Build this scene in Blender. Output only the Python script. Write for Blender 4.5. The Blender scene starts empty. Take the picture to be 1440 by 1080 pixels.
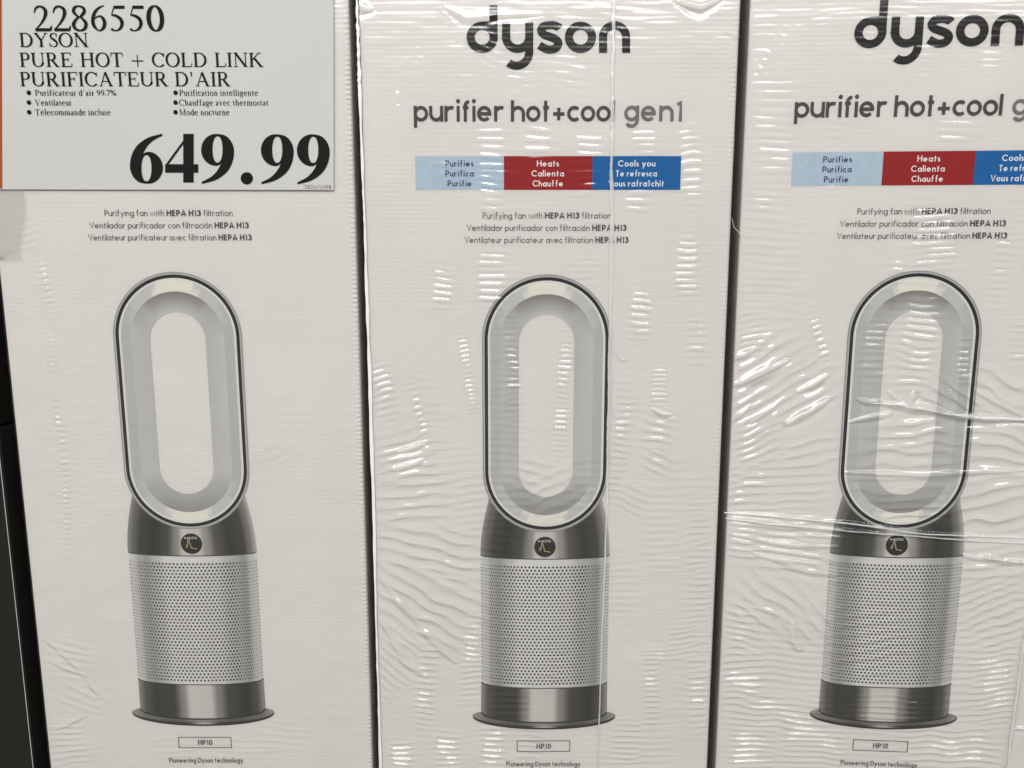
import bpy, bmesh, math, random
import numpy as np
from mathutils import Vector, Matrix

sc = bpy.context.scene
R = math.radians
# ------------------------------------------------------------------ camera
F_PX, PITCH, DIST, CAM_X, CAM_Z = 1040.0, math.atan(1040 / 6830.0), 0.5775, -0.0271, 0.49
cd = bpy.data.cameras.new('camera'); cam = bpy.data.objects.new('camera', cd)
sc.collection.objects.link(cam); sc.camera = cam
cd.sensor_width = 36; cd.lens = F_PX / 1440 * 36; cd.clip_start = 0.01; cd.clip_end = 100
cam.location = (CAM_X, -DIST, CAM_Z); cam.rotation_euler = (R(90) - PITCH, 0, 0)
# ------------------------------------------------------------------ world and lamps of the store hall
w = bpy.data.worlds.new('World'); sc.world = w; w.use_nodes = True
bg = w.node_tree.nodes['Background']; bg.inputs[0].default_value = (1.0, 1.0, 1.0, 1); bg.inputs[1].default_value = 0.19
def area(name, loc, target, sx, sy, power, col=(1, 1, 1)):
    l = bpy.data.lights.new(name, 'AREA'); l.shape = 'RECTANGLE'; l.size = sx; l.size_y = sy; l.energy = power; l.color = col
    o = bpy.data.objects.new(name, l); sc.collection.objects.link(o); o.location = loc
    o.rotation_euler = (Vector(target) - Vector(loc)).to_track_quat('-Z', 'Y').to_euler()
area('ceiling_strip_light', (-1.3, -1.7, 2.5), (0, 0, .45), 1.6, .6, 20)
area('ceiling_strip_light', (0.7, -1.5, 2.3), (0, 0, .45), 1.5, .6, 12)
area('ceiling_strip_light', (-0.2, -3.6, 3.1), (0, 0, .4), 3.4, .6, 60)
area('ceiling_strip_light', (-1.8, -6.0, 3.6), (0, 0, .4), 6.0, .7, 115)
area('ceiling_strip_light', (0, -12, 6.0), (0, 0, .4), 18.0, 1.6, 900)
sc.view_settings.view_transform = 'Standard'; sc.view_settings.look = 'None'
sc.view_settings.exposure = -0.15; sc.view_settings.gamma = 1

# ------------------------------------------------------------------ measuring: where a sight line meets the carton fronts
def pt(u, v):
    a = (u - 720) / F_PX; b = (540 - v) / F_PX
    d = DIST / (math.cos(PITCH) + b * math.sin(PITCH))
    return CAM_X + a * d, CAM_Z + d * (-math.sin(PITCH) + b * math.cos(PITCH))
def px(u, v): return pt(u, v)[0]
def pz(v): return pt(720, v)[1]

# ------------------------------------------------------------------ colours
CARD = np.array([.662, .630, .590])
def lin(h):
    c = [int(h[i:i + 2], 16) / 255 for i in (1, 3, 5)]
    return np.array([x / 12.92 if x < .04045 else ((x + .055) / 1.055) ** 2.4 for x in c])
CARD_SEEN = lin('#d3cbc4')
def ink(h):                       # albedo of an ink that looks like h on a carton that looks like CARD_SEEN
    return tuple(np.clip(lin(h) / CARD_SEEN * CARD, 0.004, .85))
def ramp(stops, t):
    t = min(max(t, stops[0][0]), stops[-1][0])
    for (a, ca), (b, cb) in zip(stops, stops[1:]):
        if t <= b:
            k = (t - a) / max(b - a, 1e-6); k = k * k * (3 - 2 * k)
            return tuple(np.array(ink(ca)) * (1 - k) + np.array(ink(cb)) * k)
    return ink(stops[-1][1])

# ------------------------------------------------------------------ materials
def mat(name):
    m = bpy.data.materials.new(name); m.use_nodes = True
    return m, m.node_tree.nodes, m.node_tree.links, m.node_tree.nodes['Principled BSDF']
def card_material(name, col, bump=.09, rough=.45):
    m, n, l, p = mat(name)
    tc = n.new('ShaderNodeTexCoord')
    mp = n.new('ShaderNodeMapping'); mp.inputs['Scale'].default_value = (3, 3, 60); l.new(tc.outputs['Object'], mp.inputs[0])
    no = n.new('ShaderNodeTexNoise'); no.inputs['Scale'].default_value = 3.0; no.inputs['Detail'].default_value = 4; l.new(mp.outputs[0], no.inputs['Vector'])
    n2 = n.new('ShaderNodeTexNoise'); n2.inputs['Scale'].default_value = 14; n2.inputs['Detail'].default_value = 3; l.new(tc.outputs['Object'], n2.inputs['Vector'])
    mx = n.new('ShaderNodeMix'); mx.data_type = 'RGBA'; mx.inputs['A'].default_value = (*(np.array(col) * .955), 1); mx.inputs['B'].default_value = (*(np.array(col) * 1.035), 1)
    l.new(n2.outputs[0], mx.inputs['Factor']); l.new(mx.outputs['Result'], p.inputs['Base Color'])
    wv = n.new('ShaderNodeTexWave'); wv.wave_type = 'BANDS'; wv.bands_direction = 'Z'; wv.inputs['Scale'].default_value = 95
    wv.inputs['Distortion'].default_value = .6; wv.inputs['Detail'].default_value = 2; l.new(tc.outputs['Object'], wv.inputs['Vector'])
    ad = n.new('ShaderNodeMath'); ad.operation = 'MULTIPLY_ADD'; ad.inputs[1].default_value = .55; l.new(wv.outputs['Fac'], ad.inputs[0]); l.new(no.outputs[0], ad.inputs[2])
    b = n.new('ShaderNodeBump'); b.inputs['Strength'].default_value = bump; b.inputs['Distance'].default_value = .0006; l.new(ad.outputs[0], b.inputs['Height']); l.new(b.outputs[0], p.inputs['Normal'])
    p.inputs['Roughness'].default_value = rough; p.inputs['Specular IOR Level'].default_value = .3
    return m
M_CARD = card_material('white_carton_board', CARD)
M_PAPER = card_material('sign_paper', np.array([.515, .507, .485]), .03, .55)
M_BLACK = card_material('black_carton_board', np.array([.012, .012, .010]), .2, .4)
M_FLOOR = card_material('grey_concrete', np.array([.25, .24, .22]), .2, .7)
M_DARK = card_material('dark_board', np.array([.02, .02, .02]), .1, .8)
def flat_ink(name, col, rough=.42):
    m, n, l, p = mat(name); p.inputs['Base Color'].default_value = (*col, 1); p.inputs['Roughness'].default_value = .6; p.inputs['Specular IOR Level'].default_value = .08
    tc = n.new('ShaderNodeTexCoord'); no = n.new('ShaderNodeTexNoise'); no.inputs['Scale'].default_value = 160; l.new(tc.outputs['Object'], no.inputs['Vector'])
    mx = n.new('ShaderNodeMix'); mx.data_type = 'RGBA'; mx.inputs['A'].default_value = (*(np.array(col) * .9), 1); mx.inputs['B'].default_value = (*np.clip(np.array(col) * 1.1, 0, 1), 1)
    l.new(no.outputs[0], mx.inputs['Factor']); l.new(mx.outputs['Result'], p.inputs['Base Color'])
    return m
M_PRINT, n_, l_, p_ = mat('printed_picture_ink')
at_ = n_.new('ShaderNodeVertexColor'); at_.layer_name = 'ink'; l_.new(at_.outputs[0], p_.inputs['Base Color']); p_.inputs['Roughness'].default_value = .55; p_.inputs['Specular IOR Level'].default_value = .2
M_INK_BLACK = flat_ink('black_ink', ink('#191716'))
M_INK_NAME = flat_ink('dark_grey_ink', ink('#46423f'))
M_INK_GEN = flat_ink('mid_grey_ink', ink('#6e6b69'))
M_INK_TEXT = flat_ink('text_grey_ink', ink('#4a4643'))
M_INK_NAVY = flat_ink('navy_ink', ink('#1f2f5e'))
M_INK_WHITE = flat_ink('white_ink', ink('#e9e4df'))
M_BAR = [flat_ink('pale_blue_ink', ink('#aab7c2')), flat_ink('red_ink', ink('#921a1d')), flat_ink('blue_ink', ink('#0e5c96'))]
M_ORANGE = flat_ink('orange_ink', ink('#9c4c26'))
M_DOT = flat_ink('hole_ink', ink('#2e2c2a'))

def film_material(name, haze, rough, gain, tint=(.985, .985, .98)):
    m = bpy.data.materials.new(name); m.use_nodes = True; n = m.node_tree.nodes; l = m.node_tree.links; n.clear()
    out = n.new('ShaderNodeOutputMaterial'); tr = n.new('ShaderNodeBsdfTransparent'); tr.inputs[0].default_value = (*tint, 1)
    gl = n.new('ShaderNodeBsdfGlossy'); gl.inputs['Roughness'].default_value = rough; gl.inputs[0].default_value = (1, 1, 1, 1)
    df = n.new('ShaderNodeBsdfDiffuse'); df.inputs[0].default_value = (.85, .85, .83, 1)
    m1 = n.new('ShaderNodeMixShader'); m1.inputs[0].default_value = haze; l.new(tr.outputs[0], m1.inputs[1]); l.new(df.outputs[0], m1.inputs[2])
    fr = n.new('ShaderNodeFresnel'); fr.inputs['IOR'].default_value = 1.5
    mu = n.new('ShaderNodeMath'); mu.operation = 'MULTIPLY_ADD'; mu.inputs[1].default_value = .5; mu.inputs[2].default_value = .03 * gain; mu.use_clamp = True; l.new(fr.outputs[0], mu.inputs[0])
    m2 = n.new('ShaderNodeMixShader'); l.new(mu.outputs[0], m2.inputs[0]); l.new(m1.outputs[0], m2.inputs[1]); l.new(gl.outputs[0], m2.inputs[2])
    l.new(m2.outputs[0], out.inputs[0])
    return m
M_FILM = film_material('clear_stretch_film', .004, .125, 1.3, (1, 1, 1))
M_FOLD = film_material('folded_film_layers', .5, .2, 2.2)
M_EDGE = film_material('white_film_edge', .95, .25, 1.5)
M_TAPE = film_material('clear_tape', .05, .16, 1.6, (.93, .915, .92))

# ------------------------------------------------------------------ object helpers
def link(o): sc.collection.objects.link(o); return o
def empty(name, loc, rz=0.0):
    o = bpy.data.objects.new(name, None); o.empty_display_size = .05; o.location = loc; o.rotation_euler = (0, 0, rz); return link(o)
def tag(o, **k):
    for a, b in k.items(): o[a] = b
    return o
class MB:
    """collects flat print or sheet geometry: points are (x, z) on a carton front, d = height above it"""
    def __init__(s): s.v, s.f, s.c, s.k = [], [], [], 0
    def vert(s, x, z, d, c=None): s.v.append((x, -d, z)); s.c.append(c or (0, 0, 0)); return len(s.v) - 1
    def face(s, idx): s.f.append(tuple(idx))
    def poly(s, pts, d, c=None): s.face([s.vert(x, z, d, c) for x, z in pts])
    def build(s, name, material, parent=None, smooth=False):
        me = bpy.data.meshes.new(name); me.from_pydata(s.v, [], s.f); me.update()
        if any(c != (0, 0, 0) for c in s.c):
            at = me.color_attributes.new('ink', 'FLOAT_COLOR', 'POINT')
            for i, c in enumerate(s.c): at.data[i].color = (*c, 1)
        me.materials.append(material)
        if smooth: me.polygons.foreach_set('use_smooth', [True] * len(me.polygons))
        bm = bmesh.new(); bm.from_mesh(me)
        for f in bm.faces:
            if f.normal.y > 0 and not smooth: f.normal_flip()
        bm.to_mesh(me); bm.free()
        o = bpy.data.objects.new(name, me); link(o); o.parent = parent
        return o

# ------------------------------------------------------------------ stroke lettering
def arc(cx, cy, r, a0, a1, ry=None, n=None):
    ry = r if ry is None else ry; n = n or max(4, int(abs(a1 - a0) / 11))
    return [(cx + r * math.cos(R(a0 + (a1 - a0) * i / n)), cy + ry * math.sin(R(a0 + (a1 - a0) * i / n))) for i in range(n + 1)]
def circ(cx, cy, r, ry=None): return arc(cx, cy, r, 0, 360, ry, 32)[:-1]
def spline(p, closed=False, sub=7):
    n = len(p); out = []
    for i in range(n if closed else n - 1):
        g = (lambda k: p[k % n]) if closed else (lambda k: p[min(max(k, 0), n - 1)])
        a, b, c, d = (np.array(g(i + k), float) for k in (-1, 0, 1, 2))
        for j in range(sub):
            t = j / sub
            out.append(tuple(.5 * (2 * b + (c - a) * t + (2 * a - 5 * b + 4 * c - d) * t * t + (3 * b - a - 3 * c + d) * t ** 3)))
    if not closed: out.append(tuple(map(float, p[-1])))
    return out
def outline(pts, wid, closed):
    n = len(pts); P = [np.array(p[:2], float) for p in pts]; L, Rr = [], []
    for i in range(n):
        d0 = P[i] - P[i - 1] if (closed or i > 0) else P[1] - P[0]
        d1 = P[(i + 1) % n] - P[i] if (closed or i < n - 1) else P[-1] - P[-2]
        d0 = d0 / (np.linalg.norm(d0) or 1); d1 = d1 / (np.linalg.norm(d1) or 1)
        n0 = np.array([-d0[1], d0[0]]); n1 = np.array([-d1[1], d1[0]]); m = n0 + n1; q = np.linalg.norm(m)
        if q < .2: m, k = n0, 1
        else: m = m / q; k = min(1 / max(m @ n0, .3), 2.2) if m @ n0 > .62 else 1.25
        h = wid[i] / 2 * k; L.append(P[i] + m * h); Rr.append(P[i] - m * h)
    return L, Rr
def stroke(mb, pts, wid, closed, mp, d, c=None):
    if not hasattr(wid, '__len__'): wid = [wid] * len(pts)
    L, Rr = outline(pts, wid, closed); n = len(pts)
    mb.k = (mb.k + 1) % 5; d = d + mb.k * 2.5e-5
    a = [mb.vert(*mp(*p), d, c) for p in L]; b = [mb.vert(*mp(*p), d, c) for p in Rr]
    for i in range(n if closed else n - 1):
        j = (i + 1) % n; mb.face((a[i], a[j], b[j], b[i]))

def sans(ch, w, X=.66, A=1.06, D=.30, wide=.82):
    """geometric sans glyph: list of (points, width, closed), drawn from x = 0"""
    r = (X - w) / 2; cy = X / 2; h = w / 2; rn = r * wide; S = []
    def L(*p): S.append((list(p), w, False))
    def O(p): S.append((p, w, True))
    def dot(x, y, q): S.append((circ(x, y, q / 4), q * .495, True))
    C = 1 - h; 
    if ch == 'o': O(circ(r, cy, r))
    elif ch == 'ó': O(circ(r, cy, r)); L((r, X + .10), (r + .16, X + .32))
    elif ch == 'c': L(*arc(r, cy, r, 48, 312))
    elif ch == 'e': L(*arc(r, cy, r, 0, 318)); L((w * .4, cy), (2 * r + h * .98, cy))
    elif ch == 'a': O(circ(r, cy, r)); L((2 * r, 0), (2 * r, X))
    elif ch == 'd': O(circ(r, cy, r)); L((2 * r, 0), (2 * r, A))
    elif ch == 'p': O(circ(r, cy, r)); L((0, -D), (0, X))
    elif ch == 'g': O(circ(r, cy, r)); L((2 * r, X), (2 * r, -D + r + h), *arc(r, -D + r + h - .02, r, 0, -145))
    elif ch == 'n': L((0, 0), (0, X)); L(*arc(rn, X - h - rn, rn, 170, 0), (2 * rn, 0))
    elif ch == 'h': L((0, 0), (0, A)); L(*arc(rn, X - h - rn, rn, 170, 0), (2 * rn, 0))
    elif ch == 'u': L((0, X), *arc(rn, h + rn, rn, 180, 350)); L((2 * rn, X), (2 * rn, 0))
    elif ch == 'r': L((0, 0), (0, X)); L(*arc(rn * .95, X - h - rn * .95, rn * .95, 175, 62))
    elif ch == 'i': L((0, 0), (0, X)); dot(0, X + .23, w * 1.25)
    elif ch == 'î': L((0, 0), (0, X)); L((-.16, X + .12), (0, X + .28), (.16, X + .12))
    elif ch == 'l': L((0, 0), (0, A))
    elif ch == 't': L((.13, 0), (.13, X + .25)); L((0, X - h), (.30, X - h))
    elif ch == 'f': L((.13, 0), (.13, A - .2), *arc(.13 + .17, A - h - .17, .17, 180, 75)); L((0, X - h), (.30, X - h))
    elif ch == 's':
        q = (X - w) / 4; L(*arc(q * 1.05, X - h - q, q * 1.05, 40, 270, q), *arc(q * 1.05, h + q, q * 1.05, 90, -140, q))
    elif ch == 'v': L((0, X), (.24, 0), (.48, X))
    elif ch == 'w': L((0, X), (.22, 0), (.44, X), (.66, 0), (.88, X))
    elif ch == 'y': L((0, X), (.25, .03)); L((.5, X), (.10, -D))
    elif ch == 'H': L((0, 0), (0, 1)); L((.6, 0), (.6, 1)); L((h, .52), (.6 - h, .52))
    elif ch == 'E': L((.42, C), (0, C), (0, h), (.42, h)); L((h, .52), (.40, .52))
    elif ch == 'P': L((0, 0), (0, C), *arc(.22, C - .25, .25, 90, -90), (h, C - .5))
    elif ch == 'A': L((0, 0), (.36, 1), (.72, 0)); L((.13, .3), (.59, .3))
    elif ch == 'C': L(*arc(.45, .5, .5 - h, 42, 318))
    elif ch == 'O': O(circ(.5 - h, .5, .5 - h))
    elif ch == 'D': L((0, h), (0, C), *arc(.2, .5, .5 - h, 90, -90), (0, h))
    elif ch == 'T': L((0, C), (.56, C)); L((.28, 0), (.28, C - h))
    elif ch == 'V': L((0, 1), (.34, 0), (.68, 1))
    elif ch == 'U': L((0, 1), *arc(.27, h + .27, .27, 180, 360), (.54, 1))
    elif ch == '0': O(circ(.27, .5, .27, .5 - h))
    elif ch == '1': L((0, .80), (.17, C), (.17, 0))
    elif ch == '2': L(*arc(.24, 1 - h - .24, .24, 165, -35), (.03, h), (.5, h))
    elif ch == '3': L(*arc(.21, C - .215, .215, 150, -90)); L(*arc(.21, h + .25, .25, 90, -150))
    elif ch == '4': L((.52, .26), (0, .26), (.38, 1), (.38, 0))
    elif ch == '8': O(circ(.24, C - .2, .2)); O(circ(.24, h + .25, .25))
    elif ch == '/': L((0, -.1), (.36, 1.05))
    elif ch == '+': L((0, .37), (.60, .37)); L((.30, .07), (.30, .67))
    return S
# serif glyphs: broad pen, vertical stress, bracketed slab serifs
def serif(ch, tk, tn):
    S = []; sl = .045
    def N(p, k=1.0):                                             # width follows the direction of the stroke
        wd = []
        for i in range(len(p)):
            a = np.array(p[min(i + 1, len(p) - 1)]) - np.array(p[max(i - 1, 0)]); q = np.linalg.norm(a) or 1
            wd.append(tn + (tk * k - tn) * (abs(a[1]) / q) ** 1.7)
        return wd
    def L(w_, *p): S.append((list(p), w_, False))
    def V(*p): S.append((spline([q[:2] for q in p]), [q[0] for q in spline([(q[2], 0) for q in p])], False))
    def arcs(p, k=1.0): S.append((p, N(p, k), False))
    def loop(p): 
        wd = []; n = len(p)
        for i in range(n):
            a = np.array(p[(i + 1) % n]) - np.array(p[i - 1]); wd.append(tn + (tk - tn) * (abs(a[1]) / np.linalg.norm(a)) ** 1.7)
        S.append((p, wd, True))
    def sf(x, y, half, up):                                      # a foot or head serif
        s = 1 if up else -1
        L(sl, (x - half, y + s * sl / 2), (x + half, y + s * sl / 2))
    def stem(x, y0, y1, wd=None, half=.17, top=True, bot=True):
        wd = wd or tk; L(wd, (x, y0), (x, y1))
        if bot: sf(x, y0, half, True)
        if top: sf(x, y1, half, False)
    def dot(x, y, q): S.append((circ(x, y, q / 4), q * .495, True))
    X = .68
    if ch in 'DPRBEFHILKT' and ch != 'T': stem(.17, 0, 1)
    if ch == 'D': arcs([(.17, .98), (.4, .98)] + arc(.42, .5, .46, 85, -85, .48) + [(.17, .02)])
    elif ch in 'PR':
        arcs([(.17, .98), (.4, .98)] + arc(.42, .74, .23, 80, -80, .24) + [(.17, .5)])
        if ch == 'R': L(tk, (.42, .5), (.80, 0)); sf(.83, 0, .13, True)
    elif ch in 'EF':
        L(tn, (.17, .98), (.72, .98)); L(tn, (.72, 1), (.74, .78)); L(tn, (.17, .52), (.54, .52)); L(tn, (.54, .40), (.54, .64))
        if ch == 'E': L(tn, (.17, .02), (.76, .02)); L(tn, (.75, 0), (.80, .24))
    elif ch == 'H': stem(.83, 0, 1); L(tn, (.17, .52), (.83, .52))
    elif ch == 'L': L(tn, (.17, .02), (.74, .02)); L(tn, (.73, 0), (.78, .26))
    elif ch == 'K': L(tn, (.2, .47), (.72, .98)); sf(.74, 1, .15, False); L(tk, (.38, .62), (.86, .02)); sf(.88, 0, .15, True)
    elif ch == 'T': stem(.42, 0, 1, top=False); L(tn, (.0, .98), (.84, .98)); L(tn, (.01, 1), (.0, .74)); L(tn, (.83, 1), (.84, .74))
    elif ch == 'Y': L(tk, (.12, .98), (.5, .46)); L(tn, (.86, .98), (.5, .46)); stem(.49, 0, .48, top=False); sf(.13, 1, .16, False); sf(.86, 1, .14, False)
    elif ch == 'O': loop(circ(.5, .5, .44, .49))
    elif ch == 'C': arcs(arc(.5, .5, .44, 38, 318, .49)); L(tn, (.87, .98), (.87, .70))
    elif ch == 'S': V((.55, .76, .03), (.50, .91, .05), (.34, .98, .05), (.14, .86, .12), (.16, .66, .14), (.40, .48, .17), (.55, .30, .14), (.50, .10, .10), (.30, .02, .05), (.10, .10, .05), (.04, .28, .03)); L(tn, (.54, .99), (.55, .70)); L(tn, (.04, .02), (.03, .30))
    elif ch == 'N': stem(.16, 0, 1, tn * 1.2, .15); stem(.88, 0, 1, tn * 1.2, .15); L(tk, (.14, 1), (.88, .03))
    elif ch == 'U': stem(.17, .3, 1, bot=False); stem(.84, .3, 1, tn * 1.2, .14, bot=False); arcs([(.17, .32)] + arc(.505, .32, .335, 180, 360, .30))
    elif ch == 'A': L(tn * 1.1, (.10, .02), (.46, 1)); L(tk, (.46, .98), (.84, 0)); L(tn, (.22, .34), (.66, .34)); sf(.09, 0, .13, True); sf(.85, 0, .15, True)
    elif ch == 'V': L(tk, (.12, 1), (.48, .02)); L(tn, (.48, .02), (.84, 1)); sf(.12, 1, .15, False); sf(.84, 1, .13, False)
    elif ch == 'M': stem(.15, 0, 1, tn, .14); L(tk, (.15, 1), (.55, .05)); L(tn, (.55, .05), (.98, 1)); stem(1.0, 0, 1, tk, .16)
    elif ch == '+': L(tn * 1.2, (.0, .42), (.86, .42)); L(tn * 1.2, (.43, -.01), (.43, .85))
    elif ch == "'": L([.13, .05], (.07, 1), (.07, .68))
    elif ch == '.': dot(.08, .07, .15)
    elif ch == '2': V((.04, .70, .03), (.12, .89, .07), (.28, .955, .075), (.44, .86, .12), (.47, .70, .13), (.40, .50, .10), (.24, .27, .06), (.03, .05, .035)); L(.115, (.03, .058), (.59, .058)); L([.03, .10], (.655, .22), (.59, .03))
    elif ch == '8':
        p = spline([(.30, .965), (.47, .90), (.50, .76), (.40, .62), (.30, .545), (.16, .66), (.10, .78), (.15, .91)], True); S.append((p, [.055 + .065 * abs(math.sin(math.pi * 2 * (i / len(p)))) for i in range(len(p))], True))
        p = spline([(.30, .555), (.45, .44), (.53, .28), (.46, .10), (.30, .03), (.13, .09), (.06, .24), (.13, .40)], True); S.append((p, [.055 + .075 * abs(math.sin(math.pi * 2 * (i / len(p)))) for i in range(len(p))], True))
    elif ch in '69':
        q = [(.56, .985, .025), (.36, .91, .07), (.18, .72, .11), (.09, .44, .13), (.12, .2, .12), (.29, .028, .05), (.46, .13, .11), (.52, .32, .13), (.47, .5, .12), (.34, .585, .06), (.15, .49, .03)]
        if ch == '9': q = [(.62 - a, 1 - b, c) for a, b, c in q]
        V(*q)
    elif ch == '5': L(.115, (.20, .925), (.60, .925)); L(.035, (.21, .97), (.09, .62)); V((.09, .62, .05), (.24, .60, .10), (.41, .48, .13), (.46, .30, .13), (.38, .11, .09), (.22, .025, .05), (.09, .05, .06)); dot(.08, .07, .10)
    elif ch == '0': loop(circ(.30, .495, .25, .475))
    elif ch == '7': L(.12, (.04, .93), (.56, .93)); L(.085, (.54, .93), (.25, 0)); L(.03, (.05, .98), (.02, .76))
    elif ch == '%': loop(circ(.2, .74, .14, .21)); loop(circ(.72, .24, .14, .21)); L(tn, (.18, 0), (.74, 1))
    elif ch == 'a': V((.08, .52, .08), (.17, .65, .06), (.33, .64, .09), (.38, .5, .13), (.38, .1, .12), (.50, .05, .04)); V((.38, .42, .04), (.16, .30, .10), (.08, .14, .13), (.18, .04, .09), (.38, .12, .04))
    elif ch == 'c': arcs(arc(.28, .34, .24, 45, 315, .33)); dot(.44, .54, .10)
    elif ch in 'eé':
        arcs(arc(.28, .34, .25, 15, 318, .33)); L(tn, (.06, .40), (.53, .40))
        if ch == 'é': L([.04, .1], (.24, .76), (.40, 1.0))
    elif ch == 'd': loop(circ(.27, .34, .22, .33)); stem(.47, 0, 1.03, half=.08, top=False); L(tn, (.36, 1.0), (.47, 1.02))
    elif ch == 'f': V((.18, 0, tk), (.18, .5, tk), (.18, .82, tk), (.26, 1.0, .06), (.40, .98, .08)); L(tn, (.03, .65), (.36, .65)); sf(.18, 0, .15, True)
    elif ch == 'g': loop(circ(.27, .45, .19, .22)); V((.17, .24, .04), (.10, .12, .08), (.40, .04, .12), (.48, -.12, .09), (.25, -.28, .06), (.06, -.16, .08), (.14, .02, .04)); L(tn * 1.3, (.40, .62), (.54, .62))
    elif ch in 'hnm':
        stem(.14, 0, 1.03 if ch == 'h' else X, half=.12, top=False); L(tn, (.03, (1.0 if ch == 'h' else .65)), (.14, (1.02 if ch == 'h' else .67)))
        for k in range(2 if ch == 'm' else 1):
            x0 = .14 + .36 * k; V((x0, .54, .04), (x0 + .17, .655, .07), (x0 + .33, .56, .12), (x0 + .36, .4, tk), (x0 + .36, 0, tk)); sf(x0 + .36, 0, .12, True)
    elif ch in 'il':
        stem(.14, 0, X if ch == 'i' else 1.03, half=.13, top=False); L(tn, (.02, (.65 if ch == 'i' else 1.0)), (.14, (.67 if ch == 'i' else 1.02)))
        if ch == 'i': dot(.13, .90, .14)
    elif ch == 'o': loop(circ(.30, .34, .25, .33))
    elif ch == 'r': stem(.14, 0, X, half=.13, top=False); V((.14, .5, .04), (.24, .64, .07), (.36, .62, .11)); L(tn, (.03, .65), (.14, .67))
    elif ch == 's': V((.36, .50, .03), (.30, .63, .05), (.14, .60, .09), (.10, .47, .10), (.28, .32, .12), (.38, .18, .11), (.26, .04, .07), (.10, .05, .05), (.05, .20, .03))
    elif ch == 't': V((.17, .86, .05), (.17, .6, tk), (.17, .18, tk), (.24, .05, .07), (.38, .09, .03)); L(tn, (.03, .65), (.36, .65))
    elif ch == 'u': V((.14, .66, tk), (.14, .25, tk), (.22, .07, .09), (.36, .06, .06), (.48, .16, .03)); stem(.50, 0, .66, half=.08, top=False); L(tn, (.03, .65), (.14, .65)); L(tn, (.39, .65), (.5, .65))
    elif ch == 'v': L(tk, (.12, .66), (.30, .02)); L(tn, (.30, .02), (.50, .66)); sf(.12, .68, .11, False); sf(.50, .68, .09, False)
    return S
def glyph_run(text, fn, space=.34, gap=.13, bold=None):
    """lays glyphs side by side; text is [(string, width or (thick, thin)), ...]; returns strokes and the total width"""
    out = []; x = 0.0; first = True
    for s, wt in text:
        for ch in s:
            if ch == ' ': x += space; continue
            G = fn(ch, *wt) if isinstance(wt, tuple) else fn(ch, wt)
            if not G: continue
            xs = []
            for p, w_, cl in G:
                ww = max(w_) if hasattr(w_, '__len__') else w_
                vert = fn is sans
                hs = [a / 2 for a in w_] if hasattr(w_, '__len__') else [w_ / 2] * len(p)
                xs += [q[0] - h for q, h in zip(p, hs)] + [q[0] + h for q, h in zip(p, hs)]
            lo, hi = min(xs), max(xs)
            if fn is serif and ch.isdigit(): lo, hi = 0.0, .60
            if ch == "'": lo, hi = lo - .12, hi + .12
            out += [([(q[0] - lo + x, q[1]) for q in p], w_, cl) for p, w_, cl in G]
            x += hi - lo + gap
    return out, x - gap
def put_text(mb, text, fn, u0, u1, v, hpx, ox=0.0, oz=0.0, d=.0004, c=None, space=.34, gap=.13, **k):
    S, W = glyph_run(text, fn, space, gap)
    x0, z0 = pt(u0, v); x1 = px(u1, v); sx = (x1 - x0) / W; sz = pz(v - hpx) - z0
    for p, w_, cl in S: stroke(mb, p, w_, cl, lambda a, b: (x0 + a * sx - ox, z0 + b * sz - oz), d, c)

# ------------------------------------------------------------------ ground and background
def box_mesh(name, x0, x1, y0, y1, z0, z1, bev, material, parent=None, seg=3):
    bm = bmesh.new(); bmesh.ops.create_cube(bm, size=1)
    for v in bm.verts: v.co = (x0 if v.co.x < 0 else x1, y0 if v.co.y < 0 else y1, z0 if v.co.z < 0 else z1)
    if bev: bmesh.ops.bevel(bm, geom=bm.edges[:], offset=bev, segments=seg, affect='EDGES', profile=.6)
    me = bpy.data.meshes.new(name); bm.to_mesh(me); bm.free(); me.materials.append(material)
    o = bpy.data.objects.new(name, me); link(o); o.parent = parent; return o
fl = MB(); fl.f = [(0, 1, 2, 3)]; fl.v = [(-4, -5, 0), (4, -5, 0), (4, 2, 0), (-4, 2, 0)]; fl.c = [(0, 0, 0)] * 4
tag(fl.build('floor', M_FLOOR, smooth=True), kind='structure')
tag(box_mesh('dark_backdrop', -1.2, 1.2, .40, .42, .0, 1.3, 0, M_DARK), kind='structure')  # added backdrop behind the cartons, keeps the gaps between them dark

# ------------------------------------------------------------------ the printed fan picture (box-local, centred on x = 0)
HX = lambda a, b, v: (px(b, v) - px(a, v)) / 2
def stadium(hw, zt, zb, na=48, ns=26, cx=0.0):
    p = []
    p += [(cx + hw * math.cos(R(180 * i / na)), zt - hw + hw * math.sin(R(180 * i / na))) for i in range(na)]
    p += [(cx - hw, (zt - hw) + (zb + hw - zt + hw) * i / ns) for i in range(ns)]
    p += [(cx + hw * math.cos(R(180 + 180 * i / na)), zb + hw + hw * math.sin(R(180 + 180 * i / na))) for i in range(na)]
    p += [(cx + hw, (zb + hw) + (zt - zb - 2 * hw) * i / ns) for i in range(ns)]
    return p
def ring(A, B, d, ca_, cb_, name, parent):
    soft = lambda c: tuple(np.array(c) * .4 + .6 * np.mean(c) * np.array([1.06, 1.0, .94]))
    ca = lambda i, p: soft(ca_(i, p)); cb = lambda i, p: soft(cb_(i, p))
    mb = MB(); n = len(A)
    a = [mb.vert(*A[i], d, ca(i, A[i])) for i in range(n)]; b = [mb.vert(*B[i], d, cb(i, B[i])) for i in range(n)]
    for i in range(n): j = (i + 1) % n; mb.face((a[i], a[j], b[j], b[i]))
    return mb.build(name, M_PRINT, parent)
ST_OUT = (HX(677.4, 856.8, 560), pz(386.0), pz(748.5))
ST_BLK = (HX(680.8, 853.6, 560), pz(389.6), pz(745.0))
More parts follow.
